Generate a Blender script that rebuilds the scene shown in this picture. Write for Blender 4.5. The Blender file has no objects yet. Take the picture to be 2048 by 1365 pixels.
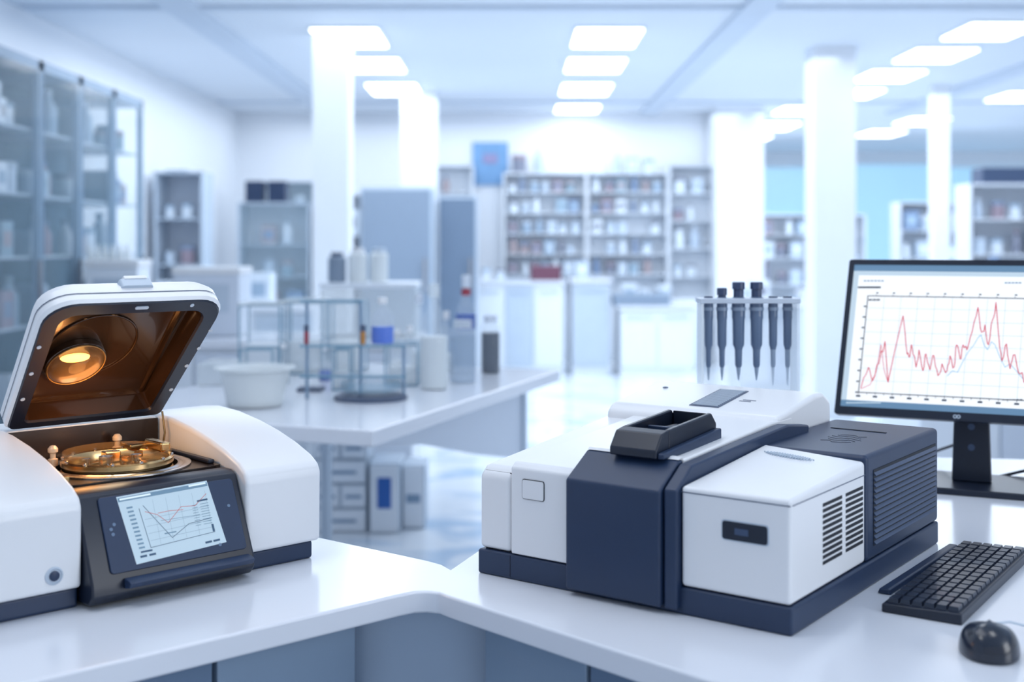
import bpy, bmesh, math, random
from mathutils import Vector, Matrix
random.seed(7)
S=bpy.context.scene
COL=S.collection
try:
    S.view_settings.view_transform='Standard'
    S.view_settings.look='None'
except Exception as e: print(e)
F=2400.0; CZ=1.49; HV=490.0; TZ=0.9
def W(u,v,Y): return Vector(((u-1024)/F*Y, Y, CZ-(v-HV)/F*Y))
def T(u,v,z=TZ):
    Y=(CZ-z)*F/(v-HV); return Vector(((u-1024)/F*Y,Y,z))
# ---------------- materials
MC={}
def mat(n,col,rough=.5,metal=0,em=0,emc=None,alpha=1,noise=.05,scale=6,coat=0):
    if n in MC: return MC[n]
    m=bpy.data.materials.new(n); m.use_nodes=True
    nt=m.node_tree; b=nt.nodes['Principled BSDF']
    tc=nt.nodes.new('ShaderNodeTexCoord'); nz=nt.nodes.new('ShaderNodeTexNoise')
    nz.inputs['Scale'].default_value=scale; nz.inputs['Detail'].default_value=3
    nt.links.new(tc.outputs['Object'],nz.inputs['Vector'])
    mx=nt.nodes.new('ShaderNodeMix'); mx.data_type='RGBA'
    c=Vector(col[:3])
    mx.inputs[6].default_value=(*(c*(1-noise)),1)
    mx.inputs[7].default_value=(*[min(1,k) for k in (c*(1+noise))],1)
    nt.links.new(nz.outputs['Fac'],mx.inputs[0])
    nt.links.new(mx.outputs[2],b.inputs['Base Color'])
    b.inputs['Roughness'].default_value=rough; b.inputs['Metallic'].default_value=metal
    b.inputs['Alpha'].default_value=alpha
    b.inputs['Coat Weight'].default_value=coat
    if em:
        b.inputs['Emission Strength'].default_value=em
        b.inputs['Emission Color'].default_value=(*(emc or col)[:3],1)
    MC[n]=m; return m
WHITE=mat('white_plastic',(.82,.845,.885),.32,noise=.015)
WHITE2=mat('white_plastic_cool',(.66,.73,.84),.42,noise=.02)
NAVY=mat('navy_plastic',(.015,.034,.085),.42,noise=.06,scale=20)
NAVY2=mat('navy_slats',(.045,.075,.15),.4)
BLACK=mat('black_plastic',(.007,.013,.030),.35)
DARK=mat('dark_recess',(.004,.008,.018),.6)
SEAM=mat('seam_gray',(.07,.10,.17),.5)
TOPM=mat('worktop_white',(.77,.81,.89),.17,noise=.012,scale=2)
SLATE=mat('slate_door',(.15,.22,.33),.2,noise=.12,scale=2)
SLATE2=mat('slate_panel_light',(.25,.34,.46),.18,noise=.12,scale=2)
SLATE3=mat('slate_panel_pale',(.36,.46,.60),.2,noise=.12,scale=2)
STEEL=mat('steel',(.62,.60,.60),.25,1,noise=.05)
GOLD=mat('gold_metal',(.68,.46,.22),.22,1,noise=.08)
BRASS=mat('brass_dark',(.32,.21,.10),.28,1,noise=.15,scale=20)
BRONZE=mat('bronze_liner',(.050,.023,.011),.2,.45,noise=.2,scale=12,coat=.4)
BROWN=mat('brown_deck',(.020,.012,.010),.25,.2)
AMBER=mat('amber_glass',(.45,.25,.09),.06,0,alpha=.16)
GLOW=mat('lamp_glow',(1,.55,.15),.4,em=4,emc=(1,.46,.10))
GLOW2=mat('led_glow',(1,.8,.5),.4,em=4,emc=(1,.62,.3))  # glow colour for the painted spot reflections in the lid
GLASS=mat('clear_glass',(.78,.88,.98),.04,0,alpha=.15)
GLASS2=mat('blue_glass',(.34,.54,.70),.08,0,alpha=.25)
DOORG=mat('door_glass',(.50,.68,.80),.05,0,alpha=.14)
EDGE=mat('glass_edge',(.24,.42,.56),.15,alpha=.7)
ACRY=mat('acrylic',(.85,.91,.98),.08,alpha=.22)
FROST=mat('frosted_plastic',(.85,.92,.98),.25,alpha=.42)
LIQB=mat('blue_liquid',(.0,.13,.75),.12)
LIQN=mat('navy_liquid',(.01,.08,.42),.2)
RED=mat('red_cap',(.35,.04,.07),.4)
ORANGE=mat('orange_liquid',(.6,.25,.03),.3)
GRAYC=mat('gray_cabinet',(.23,.30,.40),.45,noise=.06,scale=1.5)
GRAYL=mat('gray_light',(.52,.61,.72),.45)
CABW=mat('cabinet_white',(.80,.86,.94),.4,noise=.02)
FRAMEB=mat('frame_blue_gray',(.24,.35,.49),.4)
TEAL=mat('teal_back',(.14,.28,.41),.4)
LBL=mat('label_blue',(.03,.13,.45),.4)
# ---------------- mesh builder
class B:
    def __init__(s): s.bm=bmesh.new()
    def face(s,vs,mi=0):
        try:
            f=s.bm.faces.new(vs); f.material_index=mi; return f
        except ValueError: return None
    def hexa(s,P,mi=0):
        v=[s.bm.verts.new(p) for p in P]
        for q in ((0,3,2,1),(4,5,6,7),(0,1,5,4),(1,2,6,5),(2,3,7,6),(3,0,4,7)): s.face([v[i] for i in q],mi)
        return s
    def box(s,x0,x1,y0,y1,z0,z1,mi=0):
        s.hexa([(x0,y0,z0),(x1,y0,z0),(x1,y1,z0),(x0,y1,z0),(x0,y0,z1),(x1,y0,z1),(x1,y1,z1),(x0,y1,z1)],mi); return s
    def prism(s,pts,ax,a,b,mi=0):
        def mk(p,t):
            return {'x':(t,p[0],p[1]),'y':(p[0],t,p[1]),'z':(p[0],p[1],t)}[ax]
        A=[s.bm.verts.new(mk(p,a)) for p in pts]; Bv=[s.bm.verts.new(mk(p,b)) for p in pts]
        n=len(pts)
        s.face(A[::-1],mi); s.face(Bv,mi)
        for i in range(n): s.face([A[i],A[(i+1)%n],Bv[(i+1)%n],Bv[i]],mi)
        return s
    def loft(s,rings,mi=0,cap0=True,cap1=True):
        R=[[s.bm.verts.new(p) for p in r] for r in rings]; n=len(R[0])
        for a,b in zip(R,R[1:]):
            for i in range(n): s.face([a[i],a[(i+1)%n],b[(i+1)%n],b[i]],mi)
        if cap0: s.face(R[0][::-1],mi)
        if cap1: s.face(R[-1],mi)
        return s
    def lathe(s,prof,c=(0,0,0),seg=24,mi=0,M=None,cap=True,sy=1.0):
        M=M or Matrix.Identity(4); rings=[]
        for r,z in prof:
            rings.append([M@Vector((c[0]+max(r,1e-5)*math.cos(2*math.pi*i/seg),c[1]+sy*max(r,1e-5)*math.sin(2*math.pi*i/seg),c[2]+z)) for i in range(seg)])
        s.loft(rings,mi,cap,cap); return s
    def tube(s,pts,r,seg=8,mi=0):
        pts=[Vector(p) for p in pts]; rings=[]
        for i,p in enumerate(pts):
            d=(pts[min(i+1,len(pts)-1)]-pts[max(i-1,0)]).normalized()
            up=Vector((0,0,1)) if abs(d.z)<.9 else Vector((1,0,0))
            a=d.cross(up).normalized(); b=a.cross(d)
            rings.append([p+a*r*math.cos(2*math.pi*k/seg)+b*r*math.sin(2*math.pi*k/seg) for k in range(seg)])
        s.loft(rings,mi); return s
    def ribbon(s,pts,w,z=0,mi=0):
        for (x0,y0),(x1,y1) in zip(pts,pts[1:]):
            d=Vector((x1-x0,y1-y0))
            if d.length<1e-7: continue
            d.normalize(); n=Vector((-d.y,d.x))*w/2; e=d*w*.3
            v=[s.bm.verts.new((x,y,z)) for x,y in ((x0-n.x-e.x,y0-n.y-e.y),(x1-n.x+e.x,y1-n.y+e.y),(x1+n.x+e.x,y1+n.y+e.y),(x0+n.x-e.x,y0+n.y-e.y))]
            s.face(v,mi)
        return s
    def quad(s,pts,z=0,mi=0):
        s.face([s.bm.verts.new((p[0],p[1],z)) for p in pts],mi); return s
    def mesh(s,name,mats,M=None,flat=False):
        if M is not None: s.bm.transform(M)
        if not flat: bmesh.ops.recalc_face_normals(s.bm,faces=s.bm.faces)
        me=bpy.data.meshes.new(name); s.bm.to_mesh(me); s.bm.free()
        for m in (mats if isinstance(mats,(list,tuple)) else [mats]): me.materials.append(m)
        me.shade_smooth(); me.set_sharp_from_angle(angle=math.radians(32))
        return me
def put(name,me,parent=None,loc=(0,0,0),rot=0,label=None,cat=None,group=None,kind=None,bevel=0,seg=3):
    o=bpy.data.objects.new(name,me); COL.objects.link(o)
    o.location=loc; o.rotation_euler=(0,0,rot)
    if parent: o.parent=parent
    if label: o['label']=label
    if cat: o['category']=cat
    if group: o['group']=group
    if kind: o['kind']=kind
    if bevel:
        m=o.modifiers.new('bevel','BEVEL'); m.width=bevel; m.segments=seg; m.limit_method='ANGLE'; m.angle_limit=math.radians(28); m.harden_normals=True
    return o
def part(name,b,mats,parent,bevel=0,M=None,label=None,seg=3,flat=False):
    return put(name,b.mesh(name,mats,M,flat),parent,bevel=bevel,label=label,seg=seg)
def thing(name,label,cat,loc=(0,0,0),rot=0,group=None):
    e=bpy.data.objects.new(name,None); COL.objects.link(e); e.empty_display_size=.05
    e.location=loc; e.rotation_euler=(0,0,rot); e['label']=label; e['category']=cat
    if group: e['group']=group
    return e
def solo(name,b,mats,label,cat,loc=(0,0,0),rot=0,bevel=0,group=None):
    return put(name,b.mesh(name,mats),None,loc,rot,label,cat,group,None,bevel)
def MR(loc,rot): return Matrix.Translation(loc)@Matrix.Rotation(rot,4,'Z')
def raylocal(Mt,u,v,z=0):
    Mi=Mt.inverted(); o=Mi@Vector((0,0,CZ)); d=(Mi.to_3x3())@Vector(((u-1024)/F,1,-(v-HV)/F))
    t=(z-o.z)/d.z; p=o+d*t; return (p.x,p.y)
def rrect(x0,x1,y0,y1,rb,rt,n=6):
    pts=[]
    for cx,cy,r,a0 in ((x1-rb,y0+rb,rb,-90),(x1-rt,y1-rt,rt,0),(x0+rt,y1-rt,rt,90),(x0+rb,y0+rb,rb,180)):
        for i in range(n+1):
            a=math.radians(a0+90*i/n); pts.append((cx+r*math.cos(a),cy+r*math.sin(a)))
    return pts
# ---------------- room shell
def struct(name,b,m): return put(name,b.mesh(name,m),kind='structure')
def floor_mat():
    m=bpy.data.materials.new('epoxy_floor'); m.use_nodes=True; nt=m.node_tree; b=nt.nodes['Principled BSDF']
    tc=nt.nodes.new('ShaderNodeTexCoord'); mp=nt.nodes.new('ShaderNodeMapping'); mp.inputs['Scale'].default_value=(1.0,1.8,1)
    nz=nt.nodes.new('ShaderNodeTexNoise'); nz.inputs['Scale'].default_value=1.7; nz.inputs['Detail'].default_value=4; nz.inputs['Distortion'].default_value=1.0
    r=nt.nodes.new('ShaderNodeValToRGB'); r.color_ramp.elements[0].position=.36; r.color_ramp.elements[0].color=(.50,.64,.81,1)  # bluish mottling painted in for shadow and reflection streaks on the floor
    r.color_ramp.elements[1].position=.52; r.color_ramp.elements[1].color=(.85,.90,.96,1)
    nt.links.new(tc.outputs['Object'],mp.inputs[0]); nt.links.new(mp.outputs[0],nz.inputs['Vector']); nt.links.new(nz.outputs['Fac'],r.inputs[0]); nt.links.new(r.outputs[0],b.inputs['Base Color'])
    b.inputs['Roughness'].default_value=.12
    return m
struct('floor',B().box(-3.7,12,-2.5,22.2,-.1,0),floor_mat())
CEIL=mat('ceiling_white',(.78,.84,.92),.7,noise=.06,scale=.6)
WALLM=mat('wall_white',(.87,.91,.97),.6,noise=.02,scale=.7)
struct('ceiling',B().box(-3.7,12,-2.5,22.2,3.2,3.3),CEIL)
struct('wall_left',B().box(-3.7,-3.55,-2.5,15.6,0,3.2),WALLM)
struct('wall_back',B().box(-3.7,3.2,15.5,15.65,0,3.2),WALLM)
struct('wall_bay_side',B().box(3.1,3.2,15.65,22,0,3.2),WALLM)
struct('wall_bay_back',B().box(3.1,12,22,22.15,0,3.2),WALLM)
WIN=mat('window_cyan',(.34,.60,.78),.2,em=.5,emc=(.48,.76,.94),noise=.15,scale=.8)
k=1
for x0,x1,z0,z1 in ((4.6,5.55,.9,2.9),(6.3,7.8,.9,2.95),(8.05,9.6,.9,2.9)):
    struct('window_%d'%k,B().box(x0,x1,21.93,22.0,z0,z1),WIN); k+=1
struct('window_%d'%k,B().box(4.05,4.45,21.93,22.0,.9,2.7),WIN)
COLM=mat('column_white',(.86,.90,.96),.5,noise=.02)
k=1
for u0,u1,Y in ((625,697,9.5),(802,872,13.2),(1630,1712,10.3),(1868,1900,12.8),(1432,1528,14.8)):
    x0=(u0-1024)/F*Y; x1=(u1-1024)/F*Y
    struct('trim_column_%d'%k,B().box(x0,x1,Y,Y+(x1-x0),0,3.2),COLM); k+=1
k=1
TRM=mat('ceiling_trim',(.64,.72,.83),.6)
for x,w in ((-2.35,.25),(1.75,.22),(4.9,.22)):
    struct('trim_beam_%d'%k,B().box(x-w/2,x+w/2,2,15.4,3.16,3.2),TRM); k+=1
for y in (7.2,8.6,14.3):
    struct('trim_beam_%d'%k,B().box(-3.5,9,y-.05,y+.05,3.175,3.2),TRM); k+=1
struct('baseboard_back',B().box(-3.5,3.1,15.46,15.5,0,.1),GRAYL)
# ceiling light panels
PAN=mat('panel_light',(1,1,1),.5,em=5.0,emc=(.95,.975,1),noise=0)
PFR=mat('panel_frame',(.8,.85,.9),.4)
def ceil_light(x,y,w=.55,l=.78):
    r=thing('ceiling_light','square white glowing light panel set in the ceiling','ceiling light',(x,y,3.2),0,'ceiling light panels')
    part('diffuser',B().box(-w/2,w/2,-l/2,l/2,-.03,-.004),PAN,r)
    b=B()
    for s in (-1,1):
        b.box(s*w/2-(.02 if s<0 else 0),s*w/2+(.02 if s>0 else 0),-l/2-.02,l/2+.02,-.02,0)
        b.box(-w/2,w/2,s*l/2-(.02 if s<0 else 0),s*l/2+(.02 if s>0 else 0),-.02,0)
    part('frame',b,PFR,r)
for x,y,l in ((-1.32,9.8,.82),(-1.3,11.3,.78),(-1.28,13.05,.85),(.77,9.8,.82),(.78,11.3,.78),(.8,13.05,.85),(.81,14.9,.7),
            (3.78,9.5,.66),(3.77,10.7,.68),(3.77,12.0,.68),(3.8,13.4,.7),(3.62,15.1,.7),(3.74,17.1,.9),(5.6,16.4,.8),(5.6,18.2,.8),(5.8,13.7,.7),(3.78,19,.8),
            (-1.3,5.0,.9),(.9,5.0,.9),(-1.3,1.5,.9),(.9,1.5,.9)):
    ceil_light(x,y,.52,l)
# ---------------- foreground worktop
poly=[(-1.3,1.055),(-.19,2.022),(-.165,2.040),(-.145,2.043),(-.125,2.036),(-.105,2.012),(.9,.967),(2.2,.967),(2.2,3.2),(1.19,3.33),(.6,3.75),(.28,3.6),(.1,2.8),(-.112,2.185),(-.128,2.215),(-.16,2.245),(-.387,2.42),(-.95,2.88),(-2.2,2.2),(-2.2,1.055)]
solo('worktop',B().prism(poly,'z',.862,TZ),TOPM,'white glossy laboratory worktop meeting at an inner corner','worktop',bevel=.005)
def base_cab(p0,dirv,inw,t0,t1,inset,depth,nd,label,M1,M2):
    p0=Vector(p0); d=Vector(dirv); n=Vector(inw)
    o=p0+d*t0+n*inset; ang=math.atan2(d.y,d.x)
    r=thing('base_cabinet',label,'cabinet',(o.x,o.y,0),ang)
    L=t1-t0
    y0,y1=(0.02,depth)
    part('body',B().box(0,L,y0,y1,.08,.862),M1,r)
    part('plinth',B().box(.02,L-.02,.06,y1-.02,0,.08),DARK,r)
    w=L/nd
    for i in range(nd):
        dd=part('door',B().box(i*w+.004,(i+1)*w-.004,0,.02,.1,.855),M2[i%len(M2)],r,bevel=.003)
        h=part('handle',B().box(i*w+w-.06,i*w+w-.05,-.02,0,.45,.6),STEEL,dd)
base_cab((-.65,1.618),(.755,.656),(-.656,.755),-.75,.56,.05,.42,5,'slate blue base cabinet under the white worktop',SLATE,[SLATE,SLATE2,SLATE,SLATE,SLATE2])
base_cab((-.105,2.0),(.697,-.717),(.717,.697),0.03,1.45,.05,.45,6,'dark slate base cabinet under the white worktop',SLATE,[SLATE2,SLATE,SLATE])
solo('corner_partition',B().box(-.298,0.0,2.08,2.092,0,.862),SLATE3,'pale slate filler board closing the worktop corner','partition')
# ---------------- spectrometer
R1=-36.5*math.pi/180
sp=thing('spectrometer','white and navy benchtop infrared spectrometer with side vents','spectrometer',(-.062,2.158,TZ),R1)
part('base',B().box(0,.6,0,.712,0,.044),NAVY,sp,bevel=.005)
part('base_seam',B().box(.0725,.0735,-.0005,.002,.004,.042),DARK,sp)
part('end_housing',B().prism([(0.004,.046),(0.004,.178),(.022,.193),(.33,.224),(.44,.236),(.70,.232),(.70,.046)],'x',.002,.0708),WHITE,sp,bevel=.008)
part('front_housing',B().prism([(0,.046),(0,.198),(.012,.207),(.40,.240),(.46,.246),(.69,.246),(.69,.046)],'x',.0741,.2008),WHITE,sp,bevel=.004)
part('housing_core',B().box(.01,.59,.012,.69,.04,.185),DARK,sp)
b=B(); b.prism(rrect(.1,.147,.146,.181,.004,.004,3),'y',-.0012,.003)
part('button',b,DARK,sp)
b=B(); b.prism(rrect(.1012,.1458,.1472,.1798,.003,.003,3),'y',-.0022,.003)
part('button_cap',b,WHITE,sp)
part('front_cover',B().prism([(-.020,.010),(-.020,.196),(.046,.236),(.06,.236),(.06,.010)],'x',.203,.3845),NAVY,sp,bevel=.005)
part('cover_rib',B().prism([(-.012,.008),(-.012,.199),(.04,.232),(.30,.246),(.42,.252),(.52,.240),(.52,.05),(.08,.05),(.08,.008)],'x',.387,.411),NAVY,sp,bevel=.004)
part('compartment_lid',B().prism([(.0615,.2),(.0615,.236),(.40,.256),(.50,.256),(.50,.2)],'x',.203,.3845),WHITE,sp,bevel=.004)
part('front_lip',B().prism([(.046,.2365),(.052,.2405),(.0615,.2405),(.0615,.236)],'x',.205,.383),WHITE,sp,bevel=.001)
part('rear_housing',B().prism([(.415,.2),(.415,.247),(.435,.262),(.62,.287),(.66,.287),(.70,.265),(.70,.05),(.6,.05)],'x',.012,.384),WHITE,sp,bevel=.010,seg=4)
def slopey(y): return .262+(y-.435)*(.025/.185)
Mv=Matrix.Translation((.18,.462,slopey(.462)))@Matrix.Rotation(math.atan2(.025,.185),4,'X')
b=B(); b.box(0,.065,0,.14,0,.0015)
v=part('top_vent',b,SEAM,sp,M=Mv)
b=B()
for i in range(16): b.box(.005,.060,.006+i*.0083,.0092+i*.0083,.0015,.003)
part('slat',b,GRAYL,v,M=Mv)
b=B(); b.box(.080,.105,.062,.066,0,.0006); b.box(.084,.112,.072,.075,0,.0006)
part('emblem',b,SEAM,sp,M=Mv)
part('status_dot',B().lathe([(.006,0),(.006,.002),(.003,.003)],(.06,.58,.281),16),SEAM,sp)
b=B(); b.hexa([(.412,0,.046),(.598,0,.046),(.598,.312,.046),(.412,.312,.046),(.412,0,.205),(.598,0,.206),(.598,.312,.219),(.412,.312,.231)])
part('source_housing',b,WHITE,sp,bevel=.007,seg=4)
b=B(); b.box(.413,.5975,-.0006,.001,.1955,.1970); b.box(.598,.5986,0.006,.31,.1955,.1970)
part('seam',b,SEAM,sp)
b=B(); b.prism(rrect(.484,.563,.131,.163,.005,.005,3),'y',-.0015,.002)
dp=part('display',b,GRAYL,sp)
b=B(); b.prism(rrect(.486,.561,.133,.161,.004,.004,3),'y',-.0028,.002)
part('display_window',b,BLACK,dp)
b=B(); b.box(.507,.53,-.0034,-.001,.142,.152)
part('display_text',b,NAVY2,dp)
for c0,c1 in ((.124,.205),(.222,.300)):
    b=B()
    for i in range(11):
        z=.082+i*.0092
        b.box(.5965,.5986,c0,c1,z,z+.0054)
    part('side_vent',b,DARK,sp)
b=B()
for i in range(20):
    t=i/19; x=.435+.09*t; y=.262
    dz=.012*(1-abs(2*t-1)**4)
    zz=.2205-.0115*(x-.412)/.186+.0098
    b.box(x,x+.0022,y-dz,y+dz,zz-.006,zz-.0012)
part('top_vent',b,GRAYL,sp)
part('rear_module',B().box(.386,.600,.314,.71,.0445,.228),NAVY,sp,bevel=.009,seg=4)
part('grille_recess',B().box(.597,.6008,.345,.69,.068,.200),DARK,sp)
b=B()
for i in range(13):
    z=.071+i*.0099; b.prism([(.6008,z),(.6048,z),(.6008,z+.0050)],'y',.347,.688)
part('grille',b,NAVY2,sp)
b=B()
for j in range(5):
    pts=[(.47+.06*t/8+.005*math.sin(j*2+t*1.3),.43+j*.02+.008*math.sin(t*1.1+j),.2280) for t in range(9)]
    b.tube(pts,.0008,5)
part('emblem',b,BLACK,sp)
b=B(); b.box(.43,.54,.58,.586,.2278,.2292)
part('top_slot',b,DARK,sp)
def holder():
    x0,x1=.262,.352
    b=B(); zb=.2365
    b.prism([(.026,zb),(.026,.250),(.046,.276),(.070,.280),(.070,zb)],'x',x0,x1)
    for a,c in ((x0,x0+.010),(x1-.010,x1)):
        b.prism([(.070,zb),(.070,.280),(.225,.291),(.243,.272),(.243,zb+.01)],'x',a,c)
    b.prism([(.226,zb),(.226,.291),(.243,.272),(.243,zb)],'x',x0+.010,x1-.010)
    o=part('cell_holder',b,BLACK,sp,bevel=.003,label='black sample cell holder')
    part('holder_floor',B().box(x0+.010,x1-.010,.070,.226,zb,.250),DARK,o)
    part('holder_ridge',B().box(x0+.010,x1-.010,.135,.143,.250,.274),NAVY,o,bevel=.002)
    part('sample_cell',B().box(x0+.028,x1-.024,.15,.20,.250,.270),mat('beige',(.55,.45,.35),.5),o,bevel=.002)
    part('cell_window',B().box(x0+.035,x1-.031,.158,.192,.270,.2715),BLACK,o)
    part('side_skirt',B().prism([(.03,zb),(.03,.247),(.24,.264),(.24,zb)],'x',x1,x1+.012),NAVY,o,bevel=.003)
holder()
# ---------------- thermal analyzer
R2=43*math.pi/180
ta=thing('thermal_analyzer','white and black thermal analyzer with open lid and glowing lamp','thermal analyzer',(-.696,1.945,TZ),R2)
M2=MR((-.696,1.945,TZ),R2)
part('base',B().box(-.28,-.002,.012,.44,0,.034),NAVY,ta,bevel=.006)
part('base',B().box(.3,.45,.012,.44,0,.034),NAVY,ta,bevel=.006)
prof=[(0,.034),(-.002,.165),(.006,.180),(.03,.194),(.08,.211),(.14,.226),(.21,.239),(.29,.249),(.37,.252),(.44,.245),(.46,.225),(.46,.034)]
part('side_shell',B().prism(prof,'x',-.29,-.001),WHITE,ta,bevel=.007)
part('side_shell',B().prism(prof,'x',.301,.460),WHITE,ta,bevel=.010,seg=4)
Mb=Matrix.Translation((-.047,0,.062))@Matrix.Rotation(math.pi/2,4,'X')
bt=part('power_button',B().lathe([(.0145,-.004),(.0145,.002),(.012,.003),(.011,.0015),(.0,.0015)],seg=28),GRAYL,ta,M=Mb)
part('button_center',B().lathe([(.008,0),(.008,.004),(.005,.005),(0,.005)],seg=24),NAVY,bt,M=Mb)
part('front_body',B().prism([(.04,0.004),(-.02,.006),(-.034,.02),(-.032,.042),(.030,.176),(.045,.183),(.075,.183),(.075,.004)],'x',.001,.299),BLACK,ta,bevel=.005)
part('chamber_body',B().box(.002,.298,.0765,.44,.004,.166),BLACK,ta)
fx,fy=.150,.196; z0=.184
def hole_plate(x0,x1,y0,y1,z0_,z1_,cx,cy,r,n=48):
    b=B(); inner=[];outer=[]
    for i in range(n):
        a=2*math.pi*i/n; c,s=math.cos(a),math.sin(a); inner.append((cx+r*c,cy+r*s))
        tx=((x1-cx)/c if c>0 else (x0-cx)/c) if abs(c)>1e-6 else 1e9
        ty=((y1-cy)/s if s>0 else (y0-cy)/s) if abs(s)>1e-6 else 1e9
        t=min(tx,ty); outer.append((cx+t*c,cy+t*s))
    b.loft([[(x,y,z0_) for x,y in inner],[(x,y,z1_) for x,y in inner],[(x,y,z1_) for x,y in outer],[(x,y,z0_) for x,y in outer]],cap0=False,cap1=False)
    return b
part('deck',hole_plate(.004,.296,.0765,.33,.1665,.186,fx,fy,.106),BROWN,ta)
part('chamber_back',B().box(.002,.298,.335,.45,.172,.248),WHITE,ta,bevel=.006)
part('chamber_wall',B().box(.004,.296,.330,.3345,.1725,.246),BROWN,ta)
part('drawer_lip',B().prism([(-.034,.028),(-.052,.032),(-.058,.041),(-.050,.044),(-.034,.046)],'x',.055,.285),NAVY,ta,bevel=.002)
PM=Matrix(((1,0,0,0),(0,.062/.1476,-.134/.1476,-.032),(0,.134/.1476,.062/.1476,.042),(0,0,0,1)))
bez=part('bezel',B().prism(rrect(.035,.285,.012,.140,.006,.006,3),'z',-.001,.004),NAVY,ta,M=PM,bevel=.002)
MW=M2@PM
SCR=mat('screen_lightblue',(.22,.28,.34),.35,em=.50,emc=(.60,.80,.94),noise=.03)
q=[raylocal(MW,*p,.0045) for p in ((232,995),(413,962),(453,1085),(273,1130))]
scr=part('screen',B().quad(q[::-1],.0048),SCR,ta,M=PM,flat=True)
LB=mat('ui_blue',(.03,.08,.16),.5,em=.05,emc=(.2,.35,.5)); LR=mat('ui_red',(.4,.05,.05),.5,em=.25,emc=(.8,.15,.15)); LG=mat('ui_gray',(.10,.20,.30),.5,em=.16,emc=(.4,.58,.72)); LP=mat('ui_pale_cell',(.5,.6,.65),.5,em=.45,emc=(.8,.92,1))
def L2(b,pts,w,z=.0054,mi=0): b.ribbon([raylocal(MW,*p,z) for p in pts],w,z,mi)
b=B()
L2(b,[(238,1001),(412,969)],.007,z=.0051,mi=2)
L2(b,[(240,1000),(300,989)],.003,z=.0053,mi=3); L2(b,[(378,973),(410,967)],.003,z=.0053,mi=3)
L2(b,[(286,1012),(345,1076),(378,1048),(424,1036)],.0009)
L2(b,[(290,1024),(315,1030),(337,1046),(362,1014),(390,1012),(412,988)],.0008,mi=1)
L2(b,[(278,1018),(302,1096),(430,1064)],.0009,mi=0)
L2(b,[(322,1042),(400,1030)],.0007,mi=2); L2(b,[(316,1027),(340,1022),(366,1020)],.0008,mi=1)
for i in range(4): L2(b,[(290+i*4,1040+i*14),(418+i*3,1012+i*14)],.0004,mi=2)
for i in range(5): L2(b,[(305+i*26,1000-i*4.5),(322+i*26,1088-i*6)],.0003,mi=2)
for i in range(9): L2(b,[(384+i,1012+i*5),(394+i,1010+i*5)],.0009,mi=2); L2(b,[(400+i,1009+i*5),(416+i,1006+i*5)],.0009,mi=2)
for i in range(11): L2(b,[(254+i*2.5,1017+i*8),(264+i*2.5,1015+i*8)],.0030,mi=2)
for x in (282,300,412,428): L2(b,[(x,1115-(x-280)*.22),(x+11,1112.5-(x-280)*.22)],.0035,mi=0)
L2(b,[(283,1105),(304,1101)],.003); L2(b,[(395,1003),(414,999)],.003); L2(b,[(425,1050),(428,1062)],.004); L2(b,[(330,1068),(352,1064)],.002,mi=2)
part('screen_graphics',b,[LB,LR,LG,LP],scr,M=PM,flat=True)
for (u,v) in ((222,1060),(228,1050),(226,1070),(457,1012),(440,1090)):
    x,y=raylocal(MW,u,v,.004); part('indicator',B().lathe([(.003,.0035),(.003,.0048)],(x,y,0),12),SLATE,ta,M=PM)
# furnace
zf=z0-.016
fu=part('furnace',B().lathe([(.106,.016),(.130,.0185),(.130,.021),(.122,.022),(.116,.020),(.110,.022),(.106,.021)],(fx,fy,zf),56,cap=False),STEEL,ta,label='round steel and brass furnace stage')
part('furnace_bore',B().lathe([(.1055,.020),(.1055,.000),(0,.000)],(fx,fy,zf),48,cap=False),DARK,fu)
part('furnace_ring',B().lathe([(.090,.001),(.100,.001),(.100,.014),(.096,.016),(.096,.022),(.099,.024),(.099,.032),(.095,.035),(.091,.033),(.087,.024),(.087,.001)],(fx,fy,zf+.001),56,cap=False),GOLD,fu)
part('glass_ring',B().lathe([(.0955,.035),(.0955,.047),(.0930,.047),(.0930,.035)],(fx,fy,zf+.001),48,cap=False),AMBER,fu)
part('furnace_stage',B().lathe([(.084,.001),(.084,.010),(.078,.014),(.074,.009),(.060,.009),(.056,.019),(.048,.019),(.046,.012),(.032,.012),(.028,.022),(.0,.022)],(fx,fy,zf+.001),48),BRASS,fu)
for i in range(10):
    a=i*math.pi/5+.3; Mx=Matrix.Translation((fx,fy,zf+.008))@Matrix.Rotation(a,4,'Z')
    part('spoke',B().box(.030,.086,-.002,.002,0,.010),GOLD if i%2 else STEEL,fu,M=Mx)
for i in range(12):
    a=i*math.pi/6; part('ring_bolt',B().lathe([(.0035,0),(.0035,.003),(.002,.004)],(fx+.095*math.cos(a),fy+.095*math.sin(a),zf+.035),8),STEEL,fu)
for i,(dx,dy,w_,h_) in enumerate(((-.028,-.012,.012,.018),(.004,-.022,.010,.016),(.032,-.008,.010,.014),(.05,.02,.008,.014),(-.05,.02,.008,.012))):
    part('crucible',B().lathe([(w_*.8,0),(w_,.004),(w_,h_),(w_*.85,h_),(w_*.8,h_*.4),(0,h_*.4)],(fx+dx,fy+dy,zf+.023),20),GOLD if i%2 else STEEL,fu)
part('sample_block',B().box(fx-.018,fx+.012,fy+.01,fy+.032,zf+.023,zf+.044),GOLD,fu,bevel=.003)
KN=mat('warm_knob',(.75,.60,.44),.25,.3)
for dx,dy in ((-.094,.062),(.050,.110)):
    part('clamp_knob',B().lathe([(.009,0),(.009,.012),(.005,.014),(.005,.022),(.009,.025),(.009,.031),(.005,.036),(0,.037)],(fx+dx,fy+dy,zf+.022),20),KN,fu)
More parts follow.
